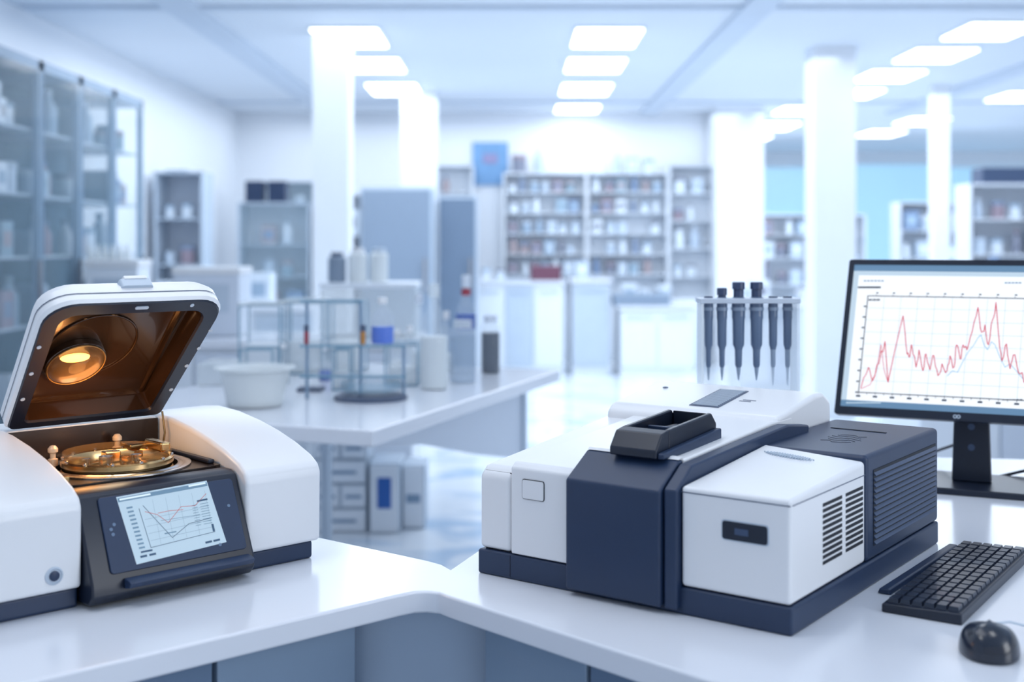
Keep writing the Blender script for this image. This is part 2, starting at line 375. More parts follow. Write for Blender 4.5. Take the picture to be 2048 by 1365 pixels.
part('clamp_arm',B().box(fx+.05,fx+.085,fy+.055,fy+.10,zf+.034,zf+.044),BRASS,fu,bevel=.004)
part('clamp_arm',B().box(fx+.080,fx+.10,fy-.01,fy+.06,zf+.034,zf+.052),GOLD,fu,bevel=.004)
part('side_bracket',B().box(.006,.022,.10,.30,.186,.198),BRASS,ta,bevel=.003)
part('side_bracket',B().box(.280,.294,.10,.30,.186,.194),BLACK,ta,bevel=.003)
# lid
hy,hz=.332,.252; ang=math.atan2(.223,.22); LL=.338
LM=Matrix(((1,0,0,0),(0,-math.cos(ang),-math.sin(ang),hy),(0,math.sin(ang),-math.cos(ang),hz),(0,0,0,1)))
def tx(x,y): return .15+(x-.15)*(1+.13*max(0,min(1,y/LL)))
def ring(ins,z,rt,y0=0.0):
    return [(tx(x,y),y,z) for x,y in rrect(-.004+ins,.304-ins,y0+ins*.6,LL-ins,.012,rt)]
lid=part('lid',B().loft([ring(.004,0,.05),ring(0,-.006,.052),ring(0,-.034,.052),ring(.008,-.050,.05),ring(.03,-.062,.04)],cap0=False),WHITE,ta,M=LM,label='open hinged white lid with amber interior')
part('lid_seam',B().loft([ring(-.0008,-.018,.052),ring(-.0008,-.020,.052)],cap0=False,cap1=False),SEAM,lid,M=LM)
part('lid_frame',B().loft([ring(.004,-.001,.05),ring(.006,.003,.05),ring(.030,.003,.03),ring(.032,-.004,.03)],cap0=False,cap1=False),BLACK,lid,M=LM)
part('lid_liner',B().loft([ring(.032,-.002,.03),ring(.036,-.040,.026),ring(.05,-.046,.02)],cap0=False),BRONZE,lid,M=LM)
lx,ly=.100,.134
def torus(R,r,cx,cy,z,sy=1):
    return B().lathe([(R+r*math.cos(a),z+r*math.sin(a)) for a in [i*math.pi/4 for i in range(9)]],(cx,cy,0),56,cap=False,sy=sy)
part('recess_ring',torus(.082,.0022,lx+.025,ly+.035,-.0455),BRONZE,lid,M=LM)
part('lamp_dish',B().lathe([(.056,-.0455),(.056,-.034),(.053,-.032),(.050,-.035),(.040,-.041),(0,-.043)],(lx,ly,0),48,cap=False),BRONZE,lid,M=LM)
part('lamp',B().lathe([(.028,-.041),(.026,-.038),(.014,-.036),(0,-.035)],(lx-.002,ly+.010,0),28,sy=.42),GLOW,lid,M=LM)
part('lamp_glass',B().lathe([(.052,-.031),(.046,-.024),(.032,-.018),(.016,-.015),(.0,-.014)],(lx,ly,0),40,cap=False),AMBER,lid,M=LM)
part('rim_ring',torus(.053,.0018,lx,ly,-.031),BRASS,lid,M=LM)
part('liner_rib',B().box(.262,.266,.03,.30,-.046,-.036),BRONZE,lid,M=LM)
for x,y in ((.17,.290),(.190,.293),(.075,.278)): part('led',B().lathe([(.0045,-.046),(.0045,-.040),(0,-.039)],(x,y,0),10),GLOW2,lid,M=LM)  # glowing dots put in for warm spot reflections on the liner
for x,y in ((.010,.09),(.010,.16),(.008,.23),(.293,.08),(.296,.15),(.300,.2),(.302,.25),(.24,.323)):
    part('screw',B().lathe([(.004,.002),(.004,.0042),(0,.0042)],(tx(x,y)-.002*(x>.15),y,0),12),GRAYL,lid,M=LM)
part('frame_slot',B().prism(rrect(.14,.165,.318,.325,.003,.003,3),'z',.002,.0045),GRAYL,lid,M=LM)
part('lid_handle',B().prism(rrect(.120,.180,.316,.344,.004,.006,3),'z',-.048,-.030),GRAYL,lid,M=LM,bevel=.003)
part('lid_catch',B().prism(rrect(.128,.172,.328,.346,.003,.003,3),'z',-.053,-.046),WHITE,lid,M=LM,bevel=.002)
b=B(); b.tube([(.285,.29,.187),(.288,.285,.222),(.29,.30,.262)],.002,6)
part('lid_strut',b,BRASS,ta)
pl=bpy.data.lights.new('lamp_light','POINT'); pl.energy=.60; pl.color=(1,.44,.13); pl.shadow_soft_size=.03; pl.specular_factor=.1
lo=bpy.data.objects.new('lamp_light',pl); COL.objects.link(lo); lo.parent=ta; lo.location=LM@Vector((lx+.015,ly-.03,.035))
pl2=bpy.data.lights.new('stage_light','POINT'); pl2.energy=.36; pl2.color=(1,.74,.46); pl2.shadow_soft_size=.03
lo=bpy.data.objects.new('stage_light',pl2); COL.objects.link(lo); lo.parent=ta; lo.location=(fx,fy-.01,z0+.11)
# ---------------- monitor
mo=thing('monitor','black desktop monitor showing a red spectrum graph','monitor',(1.11,2.90,TZ),math.radians(-24.8))
MI=MR((1.11,2.90,TZ),math.radians(-24.8)).inverted()
X=Vector((.908,-.419,0)).normalized(); Zd2=Vector((.061,.08,.378)).normalized(); N=X.cross(Zd2).normalized()
BL=Vector((.792,2.95,1.0745))
PW=Matrix(((X.x,Zd2.x,N.x,BL.x),(X.y,Zd2.y,N.y,BL.y),(X.z,Zd2.z,N.z,BL.z),(0,0,0,1)))
ML=MI@PW; MW_,MH=.56,.391
part('case',B().prism(rrect(0,MW_,0,MH,.006,.006,3),'z',-.03,-.003),BLACK,mo,M=ML,bevel=.003)
b=B()
o_=rrect(0,MW_,0,MH,.006,.006,3); i_=rrect(.013,MW_-.013,.020,MH-.013,.001,.001,3)
b.loft([[(x,y,-.003) for x,y in o_],[(x,y,.003) for x,y in o_],[(x,y,.003) for x,y in i_],[(x,y,-.002) for x,y in i_]],cap0=False,cap1=False)
part('bezel',b,BLACK,mo,M=ML)
SW=mat('screen_white',(.25,.27,.3),.4,em=.84,emc=(.96,.98,1),noise=.01)
sc=part('screen',B().quad([(.013,.02),(MW_-.013,.02),(MW_-.013,MH-.013),(.013,MH-.013)],-.0012),SW,mo,M=ML,flat=True)
def em(n,c,s=.8): return mat(n,tuple(k*.15 for k in c),.6,em=s,emc=c,noise=.02)
U0=em('ui_red_line',(.72,.06,.12)); U1=em('ui_dark',(.03,.07,.14),.5); U2=em('ui_grid',(.58,.73,.85)); U3=em('ui_bar',(.14,.28,.46)); U4=em('ui_lightblue',(.30,.58,.82)); U5=em('ui_pale',(.60,.76,.90))
b=B(); Z=.0006
def P3(u,v,z=Z): return raylocal(PW,u,v,z)
def L3(pts,w,z=Z,mi=0): b.ribbon([P3(*p,z) for p in pts],w,z,mi)
b.quad([(.013,MH-.029),(MW_-.013,MH-.029),(MW_-.013,MH-.013),(.013,MH-.013)],.0002,3)
b.quad([(.013,MH-.040),(MW_-.013,MH-.040),(MW_-.013,MH-.029),(.013,MH-.029)],.0002,5)
b.quad([(.013,.02),(MW_-.013,.02),(MW_-.013,.036),(.013,.036)],.0002,3)
b.quad([(.013,.036),(.026,.036),(.026,MH-.040),(.013,MH-.040)],.0002,5)
for i in range(9): L3([(1712+i*5,546),(1715+i*5,546)],.003,.0010,5)
for i in range(9): L3([(1717+i*5,575),(1720.5+i*5,575)],.0045,.0010,1)
for i in range(6): L3([(1728+i*7,562),(1732+i*7,562)],.003,.0010,3)
for i in range(14): L3([(1693+i*5,806),(1696+i*5,806)],.003,.0010,5)
for i in range(5): L3([(2010+i*7,566),(2014+i*7,566)],.003,.0010,3)
for i in range(6): L3([(2005+i*7,800),(2009+i*7,800)],.003,.0010,1)
c00=P3(1717,785); c01=P3(1735,592)
x0,y0=c00[0],c00[1]; x1=MW_-.03; y1=c01[1]
for i in range(1,8): b.ribbon([(x0,y0+(y1-y0)*i/8),(x1,y0+(y1-y0)*i/8)],.0010,.0003,2)
for i in range(1,12): b.ribbon([(x0+(x1-x0)*i/12,y0),(x0+(x1-x0)*i/12,y1)],.0010,.0003,2)
b.ribbon([(x0,y0),(x1,y0),(x1,y1),(x0,y1),(x0,y0)],.0022,.0007,1)
for i in range(24):
    xx=x0+(x1-x0)*i/24; b.ribbon([(xx,y0-.005),(xx,y0)],.0013,.0007,1)
    if i%2==0: b.ribbon([(xx-.004,y0-.009),(xx+.004,y0-.009)],.0045,.0007,1)
    if i%2==1: b.ribbon([(xx,y1),(xx,y1+.004)],.0013,.0007,1); b.ribbon([(xx,y1+.008),(xx+.004,y1+.008)],.003,.0007,1)
for i in range(9):
    yy=y0+(y1-y0)*i/9; b.ribbon([(x0-.007,yy),(x0-.0025,yy)],.0035,.0007,1)
red=[(1722,776),(1737,735),(1745,762),(1758,728),(1770,683),(1776,765),(1790,700),(1806,632),(1812,690),(1818,715),(1823,690),(1832,735),(1838,700),(1846,742),(1852,708),(1860,740),(1868,712),(1876,752),(1884,728),(1894,742),(1900,712),(1908,735),(1913,690),(1920,718),(1926,690),(1934,700),(1944,665),(1956,615),(1963,665),(1970,650),(1977,690),(1985,640),(1992,605),(1997,668),(2004,722),(2013,688),(2020,738),(2030,710),(2040,748),(2052,765),(2066,742),(2080,772)]
rj=[]
rr=random.Random(3)
for (a0,b0),(a1,b1) in zip(red,red[1:]):
    rj.append((a0,b0))
    if abs(b1-b0)<60:
        for f_ in (.35,.68): rj.append((a0+(a1-a0)*f_,b0+(b1-b0)*f_+rr.uniform(-10,10)))
rj.append(red[-1])
b.ribbon([P3(*p,.0012) for p in rj],.0021,.0012,0)
red2=[(1722,778),(1740,770),(1752,745),(1762,690),(1768,740),(1776,765)]
b.ribbon([P3(*p,.0012) for p in red2],.0014,.0012,0)
blu=[(1895,752),(1905,742),(1915,745),(1925,725),(1936,705),(1948,690),(1956,676),(1962,670),(1968,690),(1975,700),(1983,684),(1990,690),(2000,715),(2010,735),(2020,728),(2035,745),(2055,770)]
b.ribbon([P3(*p,.0009) for p in blu],.0016,.0009,4)
for i in range(3): L3([(1738+i*8,600),(1743+i*8,600)],.004,.0010,1)
part('screen_graphics',b,[U0,U1,U2,U3,U4,U5],sc,M=ML,flat=True)
b=B()
for dx in (-.004,.004):
    b.lathe([(.0045,.003),(.0045,.0045),(.0025,.0045),(.0025,.003)],(.283+dx,.0095,0),14,cap=False)
part('logo',b,GRAYL,mo,M=ML)
b=B(); b.prism([(-.045,.016),(.045,.016),(.036,.31),(-.036,.31)],'y',.0,.03)
nk=part('neck',b,BLACK,mo,bevel=.004)
for z in (.1,.15): part('neck_button',B().lathe([(.008,0),(.008,.001),(0,.001)],seg=16,M=Matrix.Translation((0,0,z))@Matrix.Rotation(math.pi/2,4,'X')),NAVY2,nk)
part('mount',B().box(-.06,.06,-.035,.0,.20,.30),BLACK,mo,bevel=.004)
part('stand_base',B().prism(rrect(-.12,.20,-.10,.13,.02,.02,4),'z',0,.016),BLACK,mo,bevel=.004)
b=B(); b.tube([(1.04,3.05,TZ+.006),(1.0,3.1,TZ+.006),(1.02,3.2,TZ+.006),(1.12,3.22,TZ+.03),(1.15,3.05,TZ+.09)],.004)
solo('monitor_cable',b,BLACK,'thin black cable looping behind the monitor stand','cable')
b=B(); b.tube([(1.20,3.0,TZ+.006),(1.28,2.98,TZ+.03),(1.36,3.05,TZ+.02),(1.45,3.1,TZ+.006)],.004)
solo('power_cable',b,BLACK,'thin black power cable beside the monitor stand','cable')
# ---------------- keyboard
kb=thing('keyboard','black computer keyboard beside the spectrometer','keyboard',(.593,1.927,TZ),math.radians(-35))
part('case',B().prism([(0,0),(.125,0),(.125,.018),(0,.014)],'y',0,.48),BLACK,kb,bevel=.003)
KEY=mat('key_black',(.012,.022,.048),.35,coat=.2)
kb_me=None
for i in range(6):
    for j in range(16):
        if kb_me is None:
            bb=B(); w=.0084; h=.0128
            bb.loft([[(-w,-h,0),(w,-h,0),(w,h,0),(-w,h,0)],[(-w*.82,-h*.85,.007),(w*.82,-h*.85,.007),(w*.82,h*.85,.007),(-w*.82,h*.85,.007)]])
            kb_me=bb.mesh('key',KEY)
        x=.0155+i*.0188; put('key',kb_me,kb,(x,.024+j*.0288,.0142+x*.03))
b=B(); b.prism([(-.012,0),(.012,0),(.008,.010),(-.008,.010)],'y',0,.38)
w0=T(1768,1190); solo('wrist_rest',b,NAVY,'slim dark navy bar lying beside the keyboard','wrist rest',(w0.x,w0.y,TZ),math.radians(-37),bevel=.003)
# ---------------- mouse
ms=thing('mouse','black corded computer mouse on the worktop','mouse',(.690,1.735,TZ),math.radians(-18))
b=B(); rings=[]
nz_=10; sg=32
for k_ in range(nz_+1):
    t=k_/nz_; z=.004+.040*math.sin(t*math.pi/2); s_=math.cos(t*math.pi/2)**.62
    if k_==nz_: s_=.02
    rings.append([(.042*s_*math.copysign(abs(math.cos(a))**.85,math.cos(a)),.058*s_*math.sin(a)-.004*t,z-.006*t*(math.sin(a)) ) for a in [2*math.pi*i/sg for i in range(sg)]])
rings=[[(x*.94,y*.94,0) for x,y,z in rings[0]]]+rings
part('shell',b.loft(rings),mat('mouse_black',(.007,.013,.030),.25,coat=.4),ms)
part('cord',B().tube([(0,.055,.012),(.01,.075,.02),(.035,.10,.018),(.08,.115,.006),(.2,.13,.003)],.002),GRAYL,ms)
# ---------------- pipette rack and pipettes
rx0,rx1,ry=.447,.672,2.85; sz=1.352
rk=thing('pipette_rack','clear acrylic pipette rack standing behind the spectrometer','pipette rack',((rx0+rx1)/2,ry,TZ),0)
hw=(rx1-rx0)/2; hh=sz-TZ
RG=mat('rack_gray',(.54,.62,.73),.3,alpha=.95)
part('top_shelf',B().box(-hw-.006,hw+.006,-.035,.035,hh,hh+.012),RG,rk,bevel=.002)
for s in (-1,1):
    part('side_panel',B().box(s*hw-.003,s*hw+.003,-.035,.035,0,hh),FROST,rk)
part('back_panel',B().box(-hw,hw,.030,.033,.24,hh),ACRY,rk)
part('tray',B().box(-hw,hw,-.034,.03,.235,.243),RG,rk,bevel=.002)
part('foot_plate',B().box(-hw-.01,hw+.01,-.06,.06,0,.008),FROST,rk,bevel=.002)
PB=mat('pipette_slate',(.10,.155,.26),.3,coat=.3); PT=mat('pipette_gray',(.26,.34,.46),.3); PD=mat('pipette_cap',(.025,.05,.12),.3,coat=.3); PE=mat('pipette_tip_pale',(.55,.66,.8),.2,alpha=.8)
for u,big,tip in ((1417,0,1),(1444,1,1),(1477,2,1),(1513,2,1),(1546,0,0),(1575,0,0)):
    x=(u-1024)/F*ry
    p=thing('pipette','slate blue laboratory pipette hanging in the rack' if big else 'slim slate pipette with fine tip hanging in the rack','pipette',(x,ry-.0,sz),0,'pipettes in the rack')
    s=(.90,1.0,1.28)[big]; up=(.014,.034,.048)[big]
    part('body',B().lathe([(.0105*s,.014),(.0125*s,.012),(.0125*s,-.004),(.0120*s,-.03),(.0125*s,-.034),(.0112*s,-.040),(.0106*s,-.100),(.0080*s,-.106),(.0076*s,-.110)],seg=20),PB,p)
    part('shaft',B().lathe([(.0070*s,-.108),(.0064*s,-.148),(.0044*s,-.153)],seg=16),PB if tip else PT,p)
    part('plunger',B().lathe([(.0095*s,.012),(.0095*s,up-.016),(.0118*s,up-.015),(.0118*s,up),(.0105*s,up+.002)],seg=20),PD,p)
    part('collar',B().lathe([(.0135*s,-.010),(.0138*s,-.014),(.0135*s,-.018)],seg=20),PT,p)
    part('tip',B().lathe([(.0044*s,-.152),(.0032*s,-.168),(.0012,-.184 if tip else -.196)],seg=14),PT if tip else PE,p)
# ---------------- glassware bench
RB=math.atan2(-.34,.94); BO=(-.443,3.81,0)
gb=thing('lab_bench','white laboratory bench carrying glassware and bottles','lab bench',BO,RB)
part('worktop',B().box(-1.25,0,0,1.97,.846,.9),TOPM,gb,bevel=.008)
part('pedestal',B().box(-1.1,-.52,.2,.48,.02,.846),SLATE2,gb)
for i in range(5):
    d=part('drawer',B().box(-1.08,-.54,.17,.20,.04+i*.162,.185+i*.162),CABW,gb,bevel=.004)
    part('handle',B().box(-.82,-.72,.155,.17,.12+i*.162,.145+i*.162),LBL,d)
part('pedestal_panel',B().box(-.52,-.505,.2,.48,.03,.845),CABW,gb,bevel=.004)
part('leg',B().box(-.16,-.12,1.8,1.84,0,.846),GRAYL,gb)
part('leg',B().box(-1.18,-1.14,1.8,1.84,0,.846),GRAYL,gb)
part('apron',B().box(-1.14,-.16,1.80,1.83,.68,.846),GLASS2,gb)
b=B(); b.prism([(.22,.846),(.22,.80),(.7,.74),(1.3,.60),(1.80,.50),(1.80,.846)],'x',-.155,-.135)
part('side_panel',b,WHITE2,gb)
def bx(name,u0,u1,v0,v1,Y,depth,m,label,cat,zb=None,bevel=.01,lidm=None,face=None,group=None):
    a=W(u0,v1,Y); c=W(u1,v0,Y); zb=a.z if zb is None else zb
    r=thing(name,label,cat,((a.x+c.x)/2,Y,zb),0,group)
    w=(c.x-a.x)/2; h=c.z-zb
    part('body',B().box(-w,w,0,depth,0,h*.9 if lidm else h),m,r,bevel=bevel)
    if lidm: part('lid',B().box(-w-.005,w+.005,-.005,depth+.005,h*.9,h),lidm,r,bevel=bevel*.5)
    if face: part('panel',B().box(-w*.7,w*.7,-.006,0.001,h*.35,h*.75),face,r,bevel=.002)
    return r
def drawerbox(u0,u1,Y,zb,h,depth,label,blue=0,nd=1):
    xa=(u0-1024)/F*Y; xb=(u1-1024)/F*Y; w=(xb-xa)/2
    r=thing('drawer_box',label,'drawer box',((xa+xb)/2,Y,zb),0)
    part('shell',B().box(-w,w,.0,depth,0,h),GRAYL,r,bevel=.004)
    ww=2*w/nd
    for i in range(nd):
        d=part('drawer',B().box(-w+i*ww+.008,-w+(i+1)*ww-.008,-.012,0,.008,h-.008),CABW,r,bevel=.003)
        c=-w+(i+.5)*ww
        if blue: part('label_plate',B().box(c-ww*.22,c+ww*.22,-.016,-.012,h*.36,h*.80),LBL,d)
        else: part('label_plate',B().box(c-ww*.3,c+ww*.3,-.016,-.012,h*.42,h*.55),FRAMEB,d)
    return r
Yd=6.2
drawerbox(738,800,Yd,0,.36,.3,'white drawer box with square blue panel on the floor',1)
drawerbox(804,850,Yd+.10,0,.33,.25,'pale drawer box standing beside the blue panel box',0)
for i,(h,nd) in enumerate(((.125,1),(.125,2),(.125,1),(.12,2))):
    drawerbox(628,734,Yd+.02,i*.126,h-.001,.3,'small white stackable drawer box with gray label',0,nd)
drawerbox(585,740,Yd+.02,.502,.10,.3,'wide flat white drawer box on the stack',0,2)
# bottles
def bottle(u,vb,vt,wpx,body,liq,cap,label,frac=.5,z=TZ,shape='round',Y=None,band=None,f0=.03):
    p=T(u,vb,z) if Y is None else Vector(((u-1024)/F*Y,Y,z))
    s=p.y/F; R=wpx*s/2; H=(vb-vt)*s
    r=thing('bottle',label,'bottle',p)
    if shape=='round': pr=[(R*.9,0),(R,.02*H),(R,.55*H),(R*.92,.63*H),(R*.45,.78*H),(R*.36,.82*H),(R*.36,.90*H)]
    elif shape=='cone': pr=[(R*.95,0),(R,.03*H),(R*.9,.35*H),(R*.38,.75*H),(R*.3,.9*H)]
    else: pr=[(R*.95,0),(R,.02*H),(R,.80*H),(R*.8,.86*H),(R*.6,.88*H),(R*.6,.92*H)]
    part('glass',B().lathe(pr,seg=24),body,r)
    if liq: part('liquid',B().lathe([(R*.9,(f0-.02)*H),(R*.97,f0*H),(R*.97,frac*H)],seg=24),liq,r)
    cr=pr[-1][0]*1.15
    part('cap',B().lathe([(cr,.87*H),(cr,.985*H),(cr*.85,H)],seg=20),cap,r)
    if band: part('neck_band',B().lathe([(R*.44,.79*H),(R*.44,.86*H)],seg=20),band,r)
MILK=mat('milky',(.88,.94,.99),.25,alpha=.8); GRAYQ=mat('gray_content',(.34,.48,.66),.2,alpha=.38)
bottle(868,778,568,56,GLASS,MILK,FROST,'tall clear bottle with white contents on the bench',.5)
bottle(925,766,640,54,GLASS,GRAYQ,FROST,'wide clear jar with gray blue contents on the bench',.75,shape='jar')
bottle(981,747,630,38,GLASS,mat('charcoal',(.02,.035,.07),.3),WHITE2,'small bottle with dark contents and white cap',.70,shape='jar')
bottle(932,747,552,42,GLASS,LIQN,WHITE2,'narrow bottle with blue liquid and red neck band',.60,z=TZ,Y=5.55,band=RED,f0=.46)
def stand(name,px,py,xs,shelves,label,rb=.14):
    ss=thing(name,label,'display stand',(px,py,TZ),0)
    if rb: 
        part('stand_base',B().lathe([(rb,0),(rb,.012),(rb*.85,.02),(.0,.02)],seg=32),SEAM,ss)
        part('lower_ring',B().lathe([(rb*.82,.03),(rb*.84,.04),(rb*.84,.07),(rb*.8,.07),(rb*.8,.04)],seg=32),GLASS2,ss)
    for a,b_,z in shelves:
        part('shelf',B().box(a,b_,-.07,.09,z,z+.006),GLASS,ss)
        part('shelf_edge',B().box(a,b_,-.075,-.07,z-.002,z+.008),EDGE,ss)
    for x,h in xs: part('post',B().box(x-.006,x+.006,-.006,.006,.0,h),FRAMEB,ss)
    return ss
st=T(742,798)
stand('glass_shelf_stand',st.x,st.y,((-.245,.38),(-.04,.38),(.125,.21)),((-.26,.14,.205),(-.26,-.02,.375),(-.26,.14,.09)),'small glass shelf on metal posts with dark round base')
f=T(610,790); solo('stand_foot',B().box(-.05,.05,-.05,.05,0,.014),SEAM,'small dark square foot plate on the bench','stand foot',(f.x,f.y+.14,TZ),bevel=.003)
Yb=st.y; zb=TZ+.211
bottle(765,0,-92,46,GLASS,LIQB,WHITE,'small round bottle of bright blue liquid',.38,z=zb,Y=Yb)
for u,mm in ((607,RED),(720,ORANGE)):
    x=(u-1024)/F*(Yb-.04)
    r=thing('test_tube','glass test tube with coloured top on the glass shelf','test tube',(x+.012,Yb-.045,zb),0,'test tubes')
    part('tube',B().lathe([(.006,0),(.009,.008),(.009,.05)],seg=14),mm,r); part('stopper',B().lathe([(.010,.05),(.010,.075)],seg=14),SEAM,r)
p=T(510,812); bw=thing('bowl','translucent white plastic basin on the bench','basin',p)
part('basin',B().lathe([(.07,0),(.10,.005),(.115,.08),(.128,.13),(.14,.135),(.132,.14),(.118,.13),(.10,.02),(0,.012)],seg=32),mat('basin_white',(.88,.94,.99),.25,alpha=.75),bw)
part('rim',B().lathe([(.135,.134),(.15,.138),(.15,.144),(.13,.144)],seg=32),FROST,bw)
bx('tray',392,470,728,775,5.0,.25,FROST,'shallow translucent plastic tray on the bench','tray',zb=TZ)
def glassbox(u0,u1,v0,Y,depth,label,inner=None,lidm=None,zb=TZ):
    a=W(u0,0,Y); c=W(u1,v0,Y); w=(c.x-a.x)/2; h=c.z-zb
    r=thing('glass_container',label,'glass container',((a.x+c.x)/2,Y,zb),0)
    part('walls',B().box(-w,w,0,depth,0.004,h),GLASS,r)
    for sx in (-1,1):
        for yy in (0,depth): part('corner_edge',B().box(sx*w-.004,sx*w+.004,yy-.004,yy+.004,0,h),EDGE,r)
    b=B()
    for z in (.0,h-.004): b.box(-w,w,-.004,.004,z,z+.008); b.box(-w,w,depth-.004,depth+.004,z,z+.008)
    part('rim',b,EDGE,r)
    if inner: part('contents',B().box(-w*.8,w*.8,.02,depth-.02,.006,h*.45),inner,r)
    if lidm: part('lid',B().box(-w-.004,w+.004,-.006,depth+.006,h,h+.015),lidm,r)
glassbox(478,560,612,5.3,.2,'clear glass container with white contents',CABW,FROST)
glassbox(568,645,606,5.45,.18,'clear glass container on the bench',FROST,FROST)
glassbox(655,725,605,5.5,.18,'clear glass container on the bench',MILK)
glassbox(770,835,690,5.0,.16,'low clear glass container on the bench',FROST)
glassbox(480,545,700,4.9,.12,'low clear glass tray on the bench',FROST)
glassbox(665,700,700,4.85,.1,'low clear glass tray on the bench',FROST)
bottle(820,700,600,30,GLASS,None,WHITE,'clear glass flask with white stopper on the bench',z=TZ,Y=5.4,shape='cone')
bottle(795,700,612,26,GLASS,MILK,WHITE,'small clear flask on the bench',.3,z=TZ,Y=5.5,shape='cone')
bottle(838,700,545,34,GLASS,MILK,WHITE2,'tall clear wash bottle on the bench',.25,z=TZ,Y=5.6)
bottle(566,720,640,28,GLASS,FROST,WHITE,'clear flask with white stopper on the bench',.4,z=TZ,Y=5.1,shape='cone')
bottle(650,720,650,24,GLASS,LIQN,WHITE,'small flask with dark blue liquid on the bench',.3,z=TZ,Y=5.2,shape='cone')
bottle(893,720,600,30,GLASS,MILK,WHITE,'clear bottle with white cap on the bench',.3,z=TZ,Y=5.6)
# ---------------- generic benches
def bench(x0,x1,y0,y1,z,nd,label='white laboratory bench with cabinet doors',tm=TOPM,bm_=CABW,dm=None):
    r=thing('lab_counter',label,'lab counter',((x0+x1)/2,(y0+y1)/2,0),0)
    w=(x1-x0)/2; d=(y1-y0)/2
    part('worktop',B().box(-w,w,-d,d,z-.04,z),tm,r)
    part('body',B().box(-w+.03,w-.03,-d+.04,d-.02,0.0,z-.04),bm_,r)
    ww=(2*w-.06)/nd
    for i in range(nd):
        dd=part('door',B().box(-w+.03+i*ww+.01,-w+.03+(i+1)*ww-.01,-d+.02,-d+.04,.1,z-.07),(dm or [CABW,WHITE2])[i%2],r)
        part('handle',B().box(-w+.03+i*ww+.06,-w+.03+(i+1)*ww-.06,-d+.0,-d+.02,z-.14,z-.12),GRAYL,dd)
    return r
bench(-2.3,-.55,6.95,7.7,.93,4)
bench(-3.3,-1.7,10.4,11.1,.95,3,dm=[GRAYL,CABW])
bench(-.45,.62,13.7,14.4,1.08,3,dm=[CABW,GRAYL])
bench(.66,1.15,13.7,14.4,1.10,1,dm=[GRAYL,CABW])
bench(1.2,2.1,13.6,14.3,.80,2,dm=[CABW,CABW])
bench(2.25,2.95,12.0,12.7,.9,2)
bench(3.3,5.4,11.0,11.8,.92,5)
bench(3.4,6.0,13.6,14.4,.95,5,dm=[GRAYL,CABW])
bench(2.5,5.0,7.4,8.2,.92,5)
bench(-2.83,-2.33,7.75,8.3,.9,1)
bx('storage_box',640,832,566,640,7.2,.35,FROST,'long translucent white box on the bench','storage box',zb=.93,lidm=CABW)
ztop=W(0,566,7.2).z
bottle(674,0,-60,36,GRAYC,None,SEAM,'gray squat bottle on the white box',z=ztop,Y=7.3,shape='jar')
bottle(716,0,-68,38,MILK,None,WHITE,'white plastic bottle on the white box',z=ztop,Y=7.3,shape='jar')
bottle(758,0,-68,36,MILK,None,GRAYL,'white plastic bottle with gray cap on the box',z=ztop,Y=7.35,shape='jar')
bx('instrument_box',345,478,535,640,7.3,.35,WHITE2,'pale benchtop instrument on the bench','instrument',zb=.93,lidm=WHITE,face=GRAYL)
bx('analyzer',170,275,520,640,7.85,.3,CABW,'white analyzer with vial rack on top','analyzer',zb=.9,lidm=WHITE,face=GRAYL)
za=W(0,520,7.85).z
for i in range(6):
    x=(180+i*15-1024)/F*7.95
    solo('vial',B().lathe([(.018,0),(.02,.01),(.018,.06),(.01,.075),(.01,.1)],seg=12),MILK,'small white vial standing on the analyzer','vial',(x,7.95,za),group='vials on the analyzer')
def fridge(u0,u1,vt,Y,m,label):
    a=W(u0,vt,Y); c=W(u1,vt,Y); r=thing('tall_cabinet',label,'cabinet',((a.x+c.x)/2,Y,0),0); w=(c.x-a.x)/2
    part('body',B().box(-w,w,.03,.6,0,a.z),GRAYL,r)
    d=part('door',B().box(-w+.02,w-.02,0,.03,.08,a.z-.03),m,r,bevel=.005)
    part('handle',B().box(w-.08,w-.06,-.04,0,1.0,1.35),STEEL,d)
fridge(720,864,374,12.3,GRAYC,'tall gray door refrigerator cabinet')
fridge(876,954,392,12.8,mat('gray_cab2',(.14,.20,.29),.45),'narrow tall dark gray cabinet')
bx('equipment_box',1228,1340,590,668,13.6,.4,GRAYC,'gray equipment box on the white counter','equipment',zb=.80)
bx('waste_bin',1345,1405,600,720,14.6,.3,CABW,'white bin on the floor','bin',zb=0)
bx('crate',1062,1122,532,590,13.75,.3,mat('maroon',(.16,.06,.10),.5),'dark red crate on the counter','crate',zb=1.08)
bx('box',985,1045,560,590,13.8,.3,GRAYL,'gray box on the counter','box',zb=1.08)
a=W(945,370,15.4); c=W(1016,284,15.4)
pb=thing('wall_poster','blue poster with a dark figure fixed on the wall','poster',((a.x+c.x)/2,15.48,a.z),0); w=(c.x-a.x)/2
part('board',B().box(-w,w,-.02,0.02,0,c.z-a.z),mat('poster_blue',(.18,.36,.62),.5,noise=.4,scale=4),pb)
part('patch',B().box(-w*.4,w*.4,-.03,-.02,.28,.40),mat('poster_mauve',(.30,.28,.48),.5),pb)
